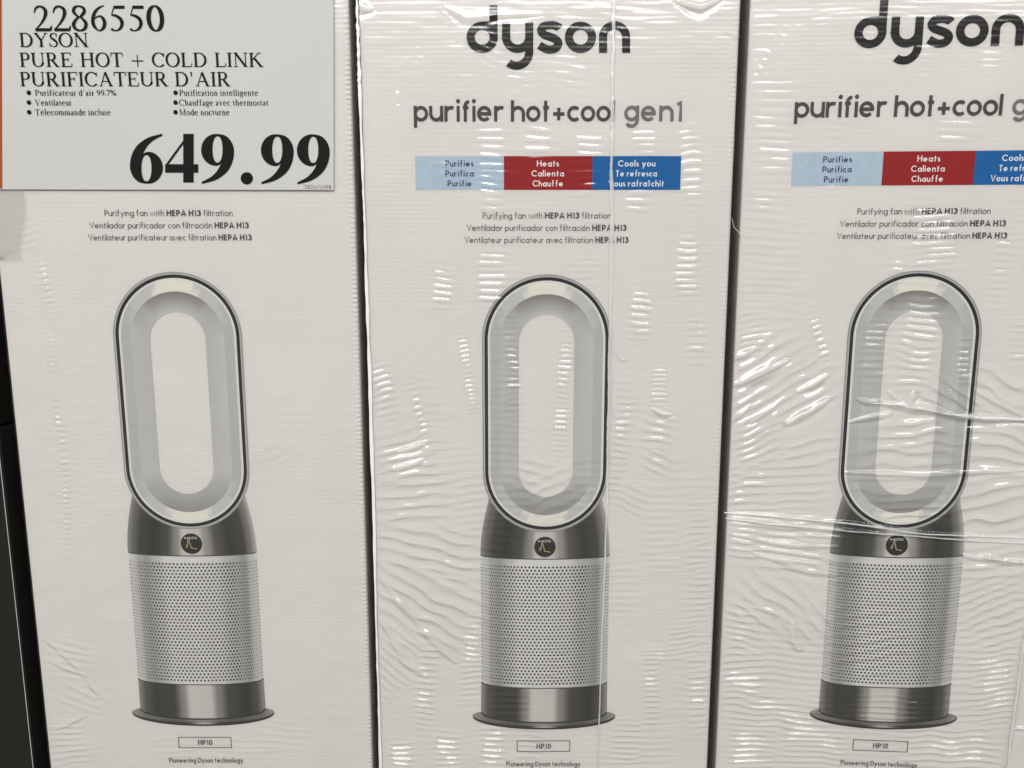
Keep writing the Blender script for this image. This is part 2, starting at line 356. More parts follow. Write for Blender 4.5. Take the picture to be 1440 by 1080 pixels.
ST_WHT = (HX(685.6, 849.0, 560), pz(394.5), pz(740.3))
ST_FACE = (HX(689.0, 845.8, 560), pz(397.2), pz(737.4))
ST_FCT = (HX(702.3, 832.6, 560), pz(413.6), pz(724.4))
ST_HOLE = (HX(728.6, 806.0, 560), pz(442.6), pz(698.6))
def fan_picture(parent, cx):
    root = empty('fan_picture', (cx, 0, 0)); root.parent = parent
    zc = (ST_OUT[1] + ST_OUT[2]) / 2
    # tinted metal collar below the loop
    body_r = [(0, '#8a877e'), (.05, '#6b685f'), (.10, '#4b4942'), (.20, '#3d3c36'), (.30, '#55534c'), (.38, '#8b877e'), (.44, '#b9b4a9'), (.55, '#b5b0a5'), (.62, '#928c82'), (.70, '#5e5a53'), (.80, '#413f39'), (.90, '#4c4a43'), (.95, '#77736b'), (1, '#a39f96')]
    base_r = [(0, '#8a857d'), (.06, '#5f5c55'), (.14, '#474540'), (.27, '#4c4943'), (.36, '#8e887f'), (.41, '#b9b2a7'), (.56, '#b7b0a6'), (.63, '#86807a'), (.72, '#524e48'), (.86, '#3f3d38'), (.93, '#58554e'), (1, '#8d8880')]
    filt_r = [(0, '#cfcdc6'), (.05, '#c0beb8'), (.075, '#aaa8a3'), (.14, '#9b9996'), (.22, '#b7b5b1'), (.30, '#cfcdc8'), (.5, '#d0cec9'), (.66, '#c9c7c2'), (.80, '#aaa8a5'), (.90, '#979591'), (.945, '#b9b7b0'), (1, '#cbc9c1')]
    N = 72
    def columns(name, rp, xl, xr, ztop, zbot, d, rows=3):
        mb = MB(); G = []
        for r in range(rows + 1):
            row = []
            for i in range(N + 1):
                f = i / N; zt, zb = ztop(f), zbot(f); k = r / rows
                x = (xl(k) + (xr(k) - xl(k)) * f); z = zt + (zb - zt) * k
                cc = np.array(ramp(rp, f)); cc = cc * .35 + .65 * np.mean(cc) * np.array([1.045, 1.0, .955]); cc = cc * .93 if rp is filt_r else cc * np.clip(cc / .30, .3, 1.35) ** .3; row.append(mb.vert(x, z, d, tuple(cc)))
            G.append(row)
        for r in range(rows):
            for i in range(N): mb.face((G[r][i], G[r][i + 1], G[r + 1][i + 1], G[r + 1][i]))
        return mb.build(name, M_PRINT, root)
    sag = lambda f: math.sqrt(max(0, 1 - (2 * f - 1) ** 2))
    hwF = HX(676.0, 855.4, 870); hwT = HX(687.5, 846.0, 706)
    hwo, zto, zbo = ST_OUT; zco = zbo + hwo
    def body_top(f):
        x = (2 * f - 1) * hwT
        return min(pz(700), zco - math.sqrt(max(hwo ** 2 - x * x, 0)) + .004)
    z1, z1s = pz(780.3), pz(780.3) - pz(786.3)
    columns('collar_picture', body_r, lambda k: -hwT - (hwF - hwT) * math.sin(k * 1.57), lambda k: hwT + (hwF - hwT) * math.sin(k * 1.57), body_top, lambda f: z1 - z1s * sag(f), .00012, 8)
    z2, z2s = pz(958.5), pz(958.5) - pz(967.8)
    columns('filter_picture', filt_r, lambda k: -hwF, lambda k: hwF, lambda f: z1 - z1s * sag(f), lambda f: z2 - z2s * sag(f), .00013, 6)
    for zz, ss in ((z1, z1s), (z2, z2s)):                          # thin dark joints
        mb = MB(); stroke(mb, [(-hwF + 2 * hwF * i / 40, zz - ss * sag(i / 40)) for i in range(41)], .0008, False, lambda a, b: (a, b), .00022, ink('#3a3834'))
        mb.build('joint_line_picture', M_PRINT, root)
    # flange, then base drum over it
    mb = MB(); zf = pz(1005.5); hb = HX(665.2, 865.4, 1006); dn = zf - pz(1024.0); up = dn * .55; n = 90
    for part in (0, 1, 2):
        a, b = [], []
        for i in range(n + 1):
            x = -math.cos(math.pi * i / n); f = (x + 1) / 2; s_ = math.sin(math.pi * i / n)
            lo = zf - dn * s_ - .0012; rim = zf - (dn - .0016) * s_ + .0004
            cA = ramp([(0, '#8f8a82'), (.12, '#6d6962'), (.3, '#5c5852'), (.5, '#88837b'), (.7, '#55514b'), (.9, '#6a665f'), (1, '#908b83')], f)
            if part == 0: a.append(mb.vert(x * hb, zf + up * s_, .00014, cA)); b.append(mb.vert(x * hb, rim, .00014, cA))
            elif part == 1: a.append(mb.vert(x * hb, rim, .00014, ramp([(0, '#4a4641'), (.4, '#3a3733'), (.5, '#a09a91'), (.6, '#3a3733'), (1, '#4a4641')], f))); b.append(mb.vert(x * hb, (lo + rim) / 2, .00014, ramp([(0, '#3a3733'), (.38, '#35322e'), (.5, '#b5afa5'), (.64, '#35322e'), (1, '#3a3733')], f)))
            else: a.append(mb.vert(x * hb, (lo + rim) / 2, .00014, ink('#302d2a'))); b.append(mb.vert(x * hb, lo, .00014, ink('#2b2926')))
        for i in range(n): mb.face((a[i], a[i + 1], b[i + 1], b[i]))
    mb.build('flange_picture', M_PRINT, root)
    z3, z3s = pz(1001.5), pz(1001.5) - pz(1016.0)
    columns('base_picture', base_r, lambda k: -hwF - .0003 * k, lambda k: hwF + .0003 * k, lambda f: z2 - z2s * sag(f), lambda f: z3 - z3s * sag(f), .00018, 4)
    mb = MB(); mb.k = 0
    stroke(mb, [(-hwF + 2 * hwF * i / 40, z3 - z3s * sag(i / 40)) for i in range(41)], .0013, False, lambda a, b: (a, b), .00025, ink('#35322e')); mb.build('foot_line_picture', M_PRINT, root)
    # punched holes
    mb = MB(); RR = HX(676.5, 855.0, 870); zt, zb = pz(792.0), pz(952.5); rows = 37
    for r in range(rows):
        for c in range(-25, 26):
            th = (c + (.5 if r % 2 else 0)) * R(3.55)
            if abs(th) > R(84): continue
            k = r / (rows - 1); co = math.cos(th); x = RR * math.sin(th)
            z = zt + (zb - zt) * k - (z1s * 1.0 + (z2s - z1s) * k) * co
            q = .00095 * (1 if abs(th) < R(42) else .9); f = (x / RR + 1) / 2
            g = ink('#1c1a19') if abs(th) < R(40) else (ink('#4c4a47') if abs(th) < R(60) else ink('#87857f'))
            mb.poly([(x + q * max(co, .3) * math.cos(R(60 * j)), z + q * math.sin(R(60 * j))) for j in range(6)], .00021, g)
    tag(mb.build('filter_holes_picture', M_PRINT, root), kind='stuff')
    # the loop
    o_, b_, w_, f_, t_, h_ = (stadium(*s) for s in (ST_OUT, ST_BLK, ST_WHT, ST_FACE, ST_FCT, ST_HOLE))
    ring(o_, b_, .00030, lambda i, p: ink('#7e807f'), lambda i, p: ink('#b4b6b3'), 'loop_rim_picture', root)
    ring(b_, w_, .00032, lambda i, p: ink('#232124'), lambda i, p: ink('#1f1d20'), 'loop_dark_line_picture', root)
    ring(w_, f_, .00030, lambda i, p: ink('#d3d5d0'), lambda i, p: ink('#c6c8c3'), 'loop_light_line_picture', root)
    def face_col(i, p):
        x = p[0] / ST_FACE[0]; top = p[1] > zc
        if abs(p[0]) < .0165 and abs(p[1] - zc) > .07: return ink('#d8d2c0')
        if abs(x) > .8: return ink('#aaaca6') if p[0] < 0 else ink('#a9aca5')
        return ink('#b4b7b1')
    ring(f_, t_, .00031, face_col, face_col, 'loop_front_picture', root)
    def in_out(i, p):
        s = (p[1] - zc) / (ST_FCT[1] - zc); x = p[0] / ST_FCT[0]
        if s > .62: return ramp([(.62, '#b1b4ae'), (.86, '#a09e99'), (.93, '#837c78'), (1, '#7b7470')], s)
        if s < -.62: return ramp([(.62, '#b0b2ac'), (.84, '#9f9e98'), (1, '#8d8b85')], -s)
        return ramp([(-1, '#b0b3ad'), (0, '#b5b8b2'), (1, '#b3b6b0')], x)
    def in_in(i, p):
        s = (p[1] - zc) / (ST_HOLE[1] - zc)
        if s < -.7: return ramp([(.7, '#b0b2ac'), (1, '#a4a39e')], -s)
        return ramp([(-1, '#adb0aa'), (.8, '#aaada7'), (1, '#b5b6b1')], s)
    ring(t_, h_, .00029, in_out, in_in, 'loop_inside_picture', root)
    # round display
    dc = (px(766.3, 769), pz(769)); mb = MB()
    mb.poly([(dc[0] + .0088 * math.cos(R(10 * i)), dc[1] + .0088 * math.sin(R(10 * i))) for i in range(36)], .00026, ink('#272722'))
    disp = mb.build('display_picture', M_PRINT, root)
    mb = MB(); mb.k = 0; q = .0088
    for p, wd, c in (([(-.55, -.35), (-.48, .0), (-.42, -.3)], .06, '#8f8a70'), ([(-.42, -.4), (-.28, .38), (-.22, .38), (-.02, -.42), (.5, -.5)], .07, '#b5a478')):
        stroke(mb, [(dc[0] + a * q, dc[1] + b * q) for a, b in p], wd * q, False, lambda a, b: (a, b), .0003, ink(c))
    S, W = glyph_run([('AUTO', .16)], sans)
    for p, wd, cl in S: stroke(mb, p, wd, cl, lambda a, b: (dc[0] + (-.42 + a / W * .95) * q, dc[1] + (.45 + b * .22) * q), .0003, ink('#d8d5cd'))
    mb.poly([(dc[0] - .6 * q, dc[1] + .45 * q), (dc[0] - .46 * q, dc[1] + .56 * q), (dc[0] - .6 * q, dc[1] + .67 * q)], .0003, ink('#d8d5cd'))
    mb.build('display_reading_picture', M_PRINT, root)
    return root

def logo(parent, cx):
    mb = MB(); W = 63.0
    mp = lambda X, Y: (pt(640 + X / 5.538, Y / 5.538)[0] + cx, pz(Y / 5.538))
    def A(x, y, r, a0, a1, ry=None): return [(p[0], 2 * y - p[1]) for p in arc(x, y, r, a0, a1, ry, 40)]
    S = [(A(211, 291, 90, 0, 360)[:-1], True), ([(299, 42), (299, 291)], False), ([(211, 199), (299, 199)], False),
         ([(397, 172), (397, 290)] + A(487, 290, 90, 180, 352), False), ([(577, 172), (577, 400)] + A(478, 404, 99, 0, -128, 108)[1:], False),
         ([(815, 222)] + spline([(812, 215), (770, 197), (735, 196), (690, 205), (669, 236), (690, 268), (740, 288), (785, 308), (804, 338), (785, 374), (740, 387), (700, 378), (655, 352)])[1:], False),
         (A(976, 291, 90, 0, 360)[:-1], True), ([(1152, 411), (1152, 287)] + A(1241, 287, 89.5, 180, 0) + [(1331, 411)], False)]
    for p, cl in S: stroke(mb, p, W, cl, mp, .0004, None)
    return mb.build('logo_lettering', M_INK_BLACK, parent)

def artwork(parent, cx, with_top=True):
    """everything printed on one carton front; cx shifts the print on the board"""
    if with_top:
        logo(parent, cx)
        mb = MB(); put_text(mb, [('purifier hot+cool', (.168, .76, 1.03, .30, .97))], sans, 582, 864.5, 171.0, 29.0, -cx, space=.26, gap=.055)
        mb.build('product_name_lettering', M_INK_NAME, parent)
        mb = MB(); put_text(mb, [('gen1', (.168, .76, 1.03, .30, .97))], sans, 877.5, 958.8, 170.6, 29.0, -cx, space=.34, gap=.09); mb.build('generation_lettering', M_INK_GEN, parent)
        edges = [584.2, 708.6, 832.8, 957.2]
        words = [[('Purifies', 626.5, 666), ('Purifica', 626.5, 666.3), ('Purifie', 629.5, 663.5)], [('Heats', 755, 786), ('Calienta', 747.5, 793), ('Chauffe', 749, 792)], [('Cools you', 869, 921.5), ('Te refresca', 865.5, 923.5), ('Vous rafraîchit', 855.5, 933.5)]]
        nm = ['pale_blue_band', 'red_band', 'blue_band']
        for k in range(3):
            mb = MB(); x0, x1 = px(edges[k], 243) + cx, px(edges[k + 1], 243) + cx
            mb.poly([(x0, pz(219.6)), (x1, pz(219.6)), (x1, pz(267.0)), (x0, pz(267.0))], .0002 + .00002 * k); band = mb.build(nm[k], M_BAR[k], parent)
            mb = MB()
            for r, (t, a, b) in enumerate(words[k]): put_text(mb, [(t, .155)], sans, a, b, 234.2 + 14.05 * r, 8.6, -cx, d=.00035)
            mb.build('band_lettering', M_INK_NAVY if k == 0 else M_INK_WHITE, band)
    mb = MB()
    for a, b, v, u0, u1, tail in (('Purifying fan with ', 'HEPA H13', 307.3, 678.8, 859, ' filtration'), ('Ventilador purificador con filtración ', 'HEPA H13', 324.6, 656.4, 880.8, ''), ('Ventilateur purificateur avec filtration ', 'HEPA H13', 341.6, 653.4, 883.6, '')):
        put_text(mb, [(a, .10), (b, .20), (tail, .10)], sans, u0, u1, v, 8.5, -cx, gap=.12, space=.3)
    mb.build('filtration_lettering', M_INK_TEXT, parent)
    fan_picture(parent, cx)
    mb = MB(); x0, x1, z0, z1 = px(727.3, 1049) + cx, px(801.2, 1049) + cx, pz(1056.3), pz(1041.6)
    stroke(mb, [(x0, z0), (x1, z0), (x1, z1), (x0, z1)], .0006, True, lambda a, b: (a, b), .0003); fr = mb.build('model_frame', M_INK_TEXT, parent)
    mb = MB(); put_text(mb, [('HP10', .19)], sans, 754.5, 774.8, 1052.3, 7.0, -cx, gap=.16); mb.build('model_lettering', M_INK_TEXT, fr)
    mb = MB(); put_text(mb, [('Pioneering Dyson technology', .15)], sans, 712.0, 816.0, 1077.3, 7.0, -cx, gap=.13); mb.build('tagline_lettering', M_INK_TEXT, parent)

# ------------------------------------------------------------------ film: a wrinkled sheet round the carton
def vnoise(x, z, seed):
    rs = np.random.RandomState(seed); G = rs.rand(64, 64)
    xi = np.floor(x).astype(int); zi = np.floor(z).astype(int); fx = x - xi; fz = z - zi
    fx = fx * fx * (3 - 2 * fx); fz = fz * fz * (3 - 2 * fz); g = lambda a, b: G[a % 64, b % 64]
    return (g(xi, zi) * (1 - fx) + g(xi + 1, zi) * fx) * (1 - fz) + (g(xi, zi + 1) * (1 - fx) + g(xi + 1, zi + 1) * fx) * fz
def film(name, parent, hw, zlo, zhi, ox, patches, folds, seed, amp=1.0, depth=.26):
    dx, dz = .00105, .00075
    xs = np.arange(-hw, hw + dx, dx); zs = np.arange(zlo, zhi, dz)
    Xg, Zg = np.meshgrid(xs, zs); Xw = Xg + ox
    nz = lambda s, a, b: vnoise(Xw * a + 40, Zg * b + 40, seed + s)
    H = .00022 * nz(1, 28, 60) + .00010 * nz(2, 70, 190) + .000014 * np.sin(Zg * 2 * math.pi / .0034 + 3 * nz(3, 30, 30))
    # faint level ripples that come and go over the whole sheet
    mask = np.clip(nz(4, 32, 13) * 1.9 - .85, 0, 1)
    H += amp * .00016 * mask * np.clip(.1 + (.66 - Zg) * 2.4, .08, 1.1) * np.sin(Zg * 2 * math.pi / .0062 + 9 * nz(5, 22, 26))
    for i, (u, v, wd, ht, lam, am, sl) in enumerate(patches):
        cx, cz = pt(u, v); s = 1 / 1843.0 * 1.03; am = am * (.16 + 2.15 * min(max((v - 50) / 640.0, 0) ** .85, 1)) * (1.5 if v > 880 and abs(sl) < 9 else 1)
        a = (Xw - cx); b = (Zg - cz); ca, sa = math.cos(R(sl)), math.sin(R(sl))
        p = a * ca + b * sa; q = -a * sa + b * ca
        nn = vnoise(Xw * 55 + i * 7, Zg * 45 + 3, seed + 11 + i) - .5; n2 = vnoise(Xw * 90 + i * 3, Zg * 130 + 5, seed + 31 + i)
        if abs(sl) < 8: wn = np.exp(-np.abs((p + .004 * nn) / (wd * s / 2)) ** 5) * np.exp(-np.abs(q / (ht * s / 2)) ** 4)
        else: wn = np.exp(-np.abs(p / (wd * s / 2)) ** 3) * np.exp(-np.abs(q / (ht * s / 2)) ** 4)
        ph = q / (lam * s) * 2 * math.pi + 4.5 * nn + i * 1.7
        H += am * .001 * wn * (.35 + .65 * n2) * (.5 + .5 * np.sin(ph)) ** 1.6
    for pts, wd, ht in [(a_, b_, c_ * 1.35) for a_, b_, c_ in folds]:
        P = [np.array(pt(*q)) for q in pts]; best = np.full(Xw.shape, 9.0); along = np.zeros(Xw.shape); sd = np.zeros(Xw.shape); tot = len(P) - 1
        for k in range(tot):
            e = P[k + 1] - P[k]; L = np.linalg.norm(e); t = np.clip(((Xw - P[k][0]) * e[0] + (Zg - P[k][1]) * e[1]) / L / L, 0, 1)
            ddx = Xw - (P[k][0] + t * e[0]); ddz = Zg - (P[k][1] + t * e[1]); dd = np.hypot(ddx, ddz); m = dd < best
            best = np.where(m, dd, best); along = np.where(m, (k + t) / tot, along); sd = np.where(m, ddz, sd)
        wob = .7 + .6 * vnoise(Xw * 60, Zg * 60, seed + 77); ww = wd * .001 * wob * (.35 + 1.0 * np.sin(np.clip(along, .04, .96) * math.pi) ** .6)
        H += ht * .001 * wob * np.exp(-(best / ww) ** 2) - ht * .0004 * np.exp(-((best - 2.2 * ww) / ww) ** 2) * (sd < 0)
    edge = np.clip((hw - np.abs(Xg)) / .006, 0, 1); H = .0009 + np.maximum(H, -.0003) * (.25 + .75 * edge)
    nr, nc = H.shape; side = [depth, .12, .05, .02, .008, .003]
    Xl = [np.full((nr, 1), -hw - .0009)] * len(side); Yl = [np.full((nr, 1), s) + .0006 * vnoise(Zg[:, :1] * 120, Zg[:, :1] * 0, seed + 5) for s in side]
    wob = lambda k, s: .0011 * vnoise(Zg[:, :1] * 90, Zg[:, :1] * 0 + k * 3.1, seed + s)
    X = np.hstack([np.full((nr, 1), -hw - .0008) - wob(k, 6) for k in range(len(side))] + [Xg] + [np.full((nr, 1), hw + .0008) + wob(k, 7) for k in range(len(side))])
    Y = np.hstack([np.full((nr, 1), s) for s in side] + [-H] + [np.full((nr, 1), s) for s in side[::-1]])
    Z = np.repeat(Zg[:, :1], X.shape[1], 1); nc = X.shape[1]
    V = np.stack([X, Y, Z], -1).reshape(-1, 3)
    idx = (np.arange(nr - 1)[:, None] * nc + np.arange(nc - 1)[None, :]).ravel()
    Fc = np.stack([idx, idx + 1, idx + 1 + nc, idx + nc], -1)
    me = bpy.data.meshes.new(name); me.vertices.add(len(V)); me.vertices.foreach_set('co', V.ravel().astype(np.float32))
    me.loops.add(Fc.size); me.loops.foreach_set('vertex_index', Fc.ravel().astype(np.int32))
    me.polygons.add(len(Fc)); me.polygons.foreach_set('loop_start', np.arange(0, Fc.size, 4, dtype=np.int32)); me.polygons.foreach_set('loop_total', np.full(len(Fc), 4, np.int32))
    me.polygons.foreach_set('use_smooth', np.ones(len(Fc), bool)); me.update(calc_edges=True); me.validate()
    me.materials.append(M_FILM); o = bpy.data.objects.new(name, me); link(o); o.parent = parent
    return o
def film_strip(name, parent, pts, w0, w1, d, seed, ox=0.0, curl=.0006, n=220, material=None):
    """a narrow folded-over strip of film along a line"""
    rs = random.Random(seed); P = [np.array(pt(*p)) for p in pts]; mb = MB(); prev = None; q = [0, 0, 0]
    for i in range(n + 1):
        t = i / n * (len(P) - 1); k = min(int(t), len(P) - 2); c = P[k] + (P[k + 1] - P[k]) * (t - k); e = P[k + 1] - P[k]; e = e / np.linalg.norm(e); nn = np.array([-e[1], e[0]])
        q = [.8 * a + .2 * rs.uniform(-1, 1) for a in q]
        wd = (w0 + (w1 - w0) * i / n) * (1 + 1.1 * q[0]) * .001; c = c + nn * q[1] * .0009 - np.array([ox, 0]); h = d + curl * (.5 + q[2])
        row = [mb.vert(*(c + nn * wd * s), h + hh) for s, hh in ((-.5, 0), (-.2, curl), (.2, curl * 1.2), (.5, 0))]
        if prev: 
            for j in range(3): mb.face((prev[j], prev[j + 1], row[j + 1], row[j]))
        prev = row
    return mb.build(name, material or M_FOLD, parent, smooth=True)
def flute_edge(parent, x, side, hz, amp=1.0):
    """the scalloped crease where the corrugated flutes meet the corner"""
    mb = MB(); prev = None; n = int(hz / .00042)
    for i in range(n + 1):
        z = hz * i / n; b = amp * (.35 + .65 * abs(math.sin(z * 23) * math.sin(z * 61 + 1))) * (.5 + .5 * math.cos(z * 2 * math.pi / .0036 + .8 * math.sin(z * 90))) ** 1.3
        row = [mb.vert(x - side * .0052, z, .00004), mb.vert(x - side * .0038, z, .0001 - .0 * b), mb.vert(x - side * .0026, z, .0001 + .00085 * b), mb.vert(x - side * .0014, z, .0003 + .0009 * b), mb.vert(x + side * .0002, z, -.0004 + .0005 * b), mb.vert(x + side * .0006, z, -.0025)]
        if prev:
            for j in range(5): mb.face((prev[j], prev[j + 1], row[j + 1], row[j]) if side > 0 else (row[j], row[j + 1], prev[j + 1], prev[j]))
        prev = row
    return mb.build('corner_crease', M_CARD, parent, smooth=True)

TOP = .80
def carton(label, x, y, dz, rz, hw, cx, with_top):
    root = empty('fan_carton', (x, y, dz), rz)
    tag(root, label=label, category='carton', group='tall white fan cartons side by side')
    box_mesh('carton_body', -hw, hw, 0, .27, -dz, TOP, .0022, M_CARD, root)
    artwork(root, cx, with_top)
    return root

# ------------------------------------------------------------------ the three fan cartons
c1 = carton('tall white fan carton at the left, with the paper price sign on its front', -.286, .002, .002, 0, .1385, -.0035, False)
c2 = carton('tall white fan carton in the middle, its film seam running down the right half', 0, 0, 0, 0, .1398, 0.0, True)
c3 = carton('tall white fan carton at the right, heavily creased film, cut off by the picture edge', .2852, -.004, .003, R(-3.3), .1368, 0.0, True)
flute_edge(c1, .1385, 1, TOP - .004, .9)
flute_edge(c2, .1398, 1, TOP - .004, .4)

P1 = [(95, 930, 60, 60, 12, .24, -12), (110, 985, 70, 50, 14, .22, -24), (90, 1050, 60, 70, 10, .2, 5), (300, 1055, 200, 40, 10, .06, 0), (400, 1040, 70, 50, 11, .10, -8), (62, 400, 14, 90, 8, .42, 8), (72, 500, 9, 60, 7, .4, -6), (85, 620, 12, 120, 9, .42, 5), (91, 725, 9, 100, 8, .45, -4), (420, 440, 6, 16, 7, .4, 30), (440, 30, 40, 40, 8, .3, 0), (395, 640, 60, 40, 14, .12, 25), (30, 330, 40, 50, 9, .35, 15)]
F1 = [([(65, 905), (110, 945), (140, 985)], 1.4, .6), ([(70, 935), (120, 955)], 1.2, .5), ([(75, 1030), (120, 1010)], 1.2, .4)]
P2 = [(750, 25, 200, 50, 14, .40, -4), (880, 40, 110, 70, 12, .42, -7), (960, 10, 120, 40, 9, .30, 4), (560, 150, 60, 280, 11, .10, 0), (650, 100, 30, 70, 9, .22, 8), (590, 95, 40, 60, 9, .16, -30), (690, 90, 50, 90, 10, .22, -14), (800, 100, 60, 50, 10, .25, -10), (730, 130, 40, 60, 9, .25, -5),
      (688, 208, 40, 70, 11.5, .55, -2), (690, 258, 40, 60, 9.5, .42, -2), (756, 200, 42, 48, 12.5, .62, -1), (828, 207, 36, 36, 11, .55, -1), (905, 205, 32, 44, 10, .52, 0), (972, 235, 30, 110, 10.5, .50, 2), (895, 285, 36, 50, 9.5, .46, -2), (820, 262, 30, 40, 9, .32, -2), (620, 238, 36, 20, 12, .40, 0), (690, 298, 32, 50, 9.5, .34, 0),
      (622, 405, 30, 60, 9, .58, -2), (690, 390, 40, 90, 9.5, .60, -1), (900, 440, 32, 70, 9.5, .62, -3), (967, 375, 30, 90, 9.8, .60, 1), (978, 480, 28, 80, 10, .36, 3), (820, 378, 40, 40, 9, .25, 0), (790, 560, 20, 190, 7.8, .50, -3), (720, 520, 24, 150, 8.5, .34, 3), (657, 520, 14, 130, 6.8, .45, 8), (925, 540, 22, 60, 7, .45, -3), (927, 600, 45, 60, 12, .55, -12), (925, 650, 45, 40, 12, .42, -20), (872, 620, 24, 170, 10, .45, -8), (890, 700, 40, 50, 11, .3, -24),
      (536, 545, 34, 90, 9.5, .60, 14), (590, 580, 14, 110, 9, .50, 14), (570, 640, 80, 70, 14, .55, 13), (580, 700, 100, 80, 17, .55, 0), (600, 770, 170, 80, 18, .55, -13), (600, 850, 170, 120, 20, .68, -30), (555, 930, 70, 110, 11, .50, -42), (600, 960, 30, 130, 10, .42, -4), (665, 920, 26, 140, 9, .36, -3), (640, 800, 40, 60, 11, .30, -14), (520, 690, 20, 300, 9, .2, 0),
      (565, 1062, 34, 46, 9, .55, 0), (630, 1058, 36, 66, 9, .58, 0), (690, 1055, 36, 80, 9.5, .58, 0), (745, 1045, 40, 60, 9, .30, 0), (880, 1050, 40, 90, 9, .32, 0), (915, 970, 22, 110, 9, .45, 2), (960, 900, 40, 60, 8, .22, 4), (985, 800, 26, 240, 9, .24, 6), (980, 980, 30, 120, 10, .35, 4), (940, 760, 80, 100, 11, .14, 6), (780, 930, 40, 80, 9, .26, 0), (720, 990, 50, 40, 9, .25, 0), (920, 920, 34, 26, 7, .4, 0), (780, 690, 70, 70, 16, .4, 28), (745, 670, 60, 60, 15, .35, -22)]
F2 = [([(630, 12), (655, 25), (700, 22), (760, 20)], 1.5, .2), ([(955, 2), (985, 10), (1010, 0)], 1.6, .9), ([(916, 574), (930, 581), (945, 582)], 1.2, .8), ([(560, 634), (597, 622)], 1.3, .9), ([(555, 660), (595, 645)], 1.5, .7), ([(560, 128), (560, 145)], .5, .5), ([(540, 820), (600, 890), (640, 930)], 1.8, .7), ([(535, 870), (570, 930), (600, 950)], 1.8, .7), ([(505, 8), (520, 14)], 2.2, 1.0)]
P3 = [(1075, 80, 36, 180, 10.5, .30, -3), (1082, 300, 60, 340, 11, .28, -2), (1160, 60, 26, 130, 8, .30, 6), (1090, 80, 24, 90, 10, .4, -40), (1210, 100, 30, 110, 8, .22, -6), (1300, 95, 26, 60, 9, .30, -4), (1390, 90, 26, 120, 9, .30, -4), (1300, 15, 190, 40, 9, .28, -3), (1340, 192, 50, 40, 9, .45, -3), (1175, 195, 20, 40, 9, .3, 0), (1310, 345, 60, 90, 9, .50, 4), (1170, 280, 18, 40, 8, .35, 0), (1400, 380, 24, 110, 9, .42, -3), (1265, 380, 20, 40, 9, .3, 0), (1430, 300, 20, 120, 9, .3, 0),
      (1290, 490, 50, 130, 10.5, .55, -4), (1230, 500, 36, 90, 10, .45, -3), (1155, 480, 14, 90, 9, .50, 20), (1352, 510, 18, 70, 9, .50, 0), (1425, 480, 22, 80, 9, .4, 0), (1060, 470, 50, 60, 9, .40, 8), (1080, 510, 90, 60, 16, .75, 32), (1070, 575, 80, 70, 13, .70, 34), (1140, 535, 80, 50, 16, .60, 28), (1135, 580, 90, 40, 16, .60, 32), (1065, 630, 70, 60, 12, .60, 26), (1060, 690, 70, 60, 11, .45, 12), (1140, 640, 90, 50, 15, .40, 10), (1100, 690, 130, 70, 13, .34, 3),
      (1395, 560, 90, 80, 22, .85, -28), (1330, 560, 70, 60, 19, .7, -38), (1290, 610, 150, 60, 15, .50, 4), (1400, 640, 120, 90, 19, .62, -12), (1290, 660, 170, 70, 20, .55, 3), (1390, 710, 110, 80, 20, .6, 14), (1110, 745, 170, 40, 9, .60, -4), (1090, 775, 150, 40, 12, .55, -6), (1130, 800, 160, 40, 14, .50, -9), (1395, 790, 100, 50, 14, .50, 6), (1090, 860, 110, 90, 19, .66, -34), (1140, 880, 60, 80, 19, .62, -50), (1050, 890, 60, 90, 11, .42, -10), (1050, 960, 60, 90, 10, .42, 2), (1390, 860, 90, 120, 13, .42, 22), (1390, 960, 60, 120, 9, .45, 8), (1100, 1010, 130, 70, 10, .50, -3), (1060, 1060, 60, 60, 9, .55, 0), (1150, 1055, 90, 60, 9, .50, 0), (1330, 1050, 130, 70, 10, .42, 2), (1220, 900, 120, 120, 14, .22, 8), (1250, 1000, 120, 60, 9, .34, 0), (1280, 720, 110, 60, 14, .3, 5)]
F3 = [([(1232, 570), (1275, 575), (1300, 578), (1350, 588), (1440, 592)], 2.0, 1.7), ([(1250, 555), (1270, 570), (1282, 577)], 1.3, 1.0), ([(1195, 598), (1225, 590), (1250, 586)], 1.5, 1.1), ([(1208, 566), (1222, 570), (1240, 566)], 1.4, .9), ([(1283, 555), (1281, 568)], 1.3, .9), ([(1332, 553), (1365, 583)], 1.6, 1.0), ([(1365, 550), (1440, 590)], 1.8, .9), ([(1024, 727), (1110, 732), (1200, 740), (1300, 752), (1440, 754)], 1.3, 1.2), ([(1026, 735), (1090, 742), (1190, 749), (1330, 757), (1440, 762)], 1.2, 1.0), ([(1035, 758), (1100, 769), (1180, 772)], 1.5, .9), ([(1060, 782), (1140, 806), (1180, 812)], 1.6, .8), ([(1350, 780), (1440, 790)], 1.8, 1.0), ([(1032, 549), (1075, 530), (1110, 512)], 2.2, 1.4), ([(1032, 510), (1062, 498)], 1.8, 1.1), ([(1110, 600), (1165, 566)], 2.2, 1.2), ([(1125, 555), (1165, 533)], 2.0, 1.0), ([(1035, 598), (1058, 576)], 1.4, .9), ([(1060, 600), (1095, 575)], 1.5, .9), ([(1190, 668), (1300, 668), (1440, 660)], 1.4, .8), ([(1405, 1080), (1415, 1010), (1430, 900)], 1.4, 1.2), ([(1416, 1017), (1440, 1017)], 1.2, 1.2), ([(1118, 880), (1118, 905), (1126, 918)], 2.2, .8)]
f1 = film('plastic_wrap', c1, .1385, .03, .74, -.286, P1, F1, 3, .2)
f2 = film('plastic_wrap', c2, .1398, .03, .74, 0, P2, F2, 5)
f3 = film('plastic_wrap', c3, .1368, .03, .74, .2872, P3, F3, 9, 1.2)
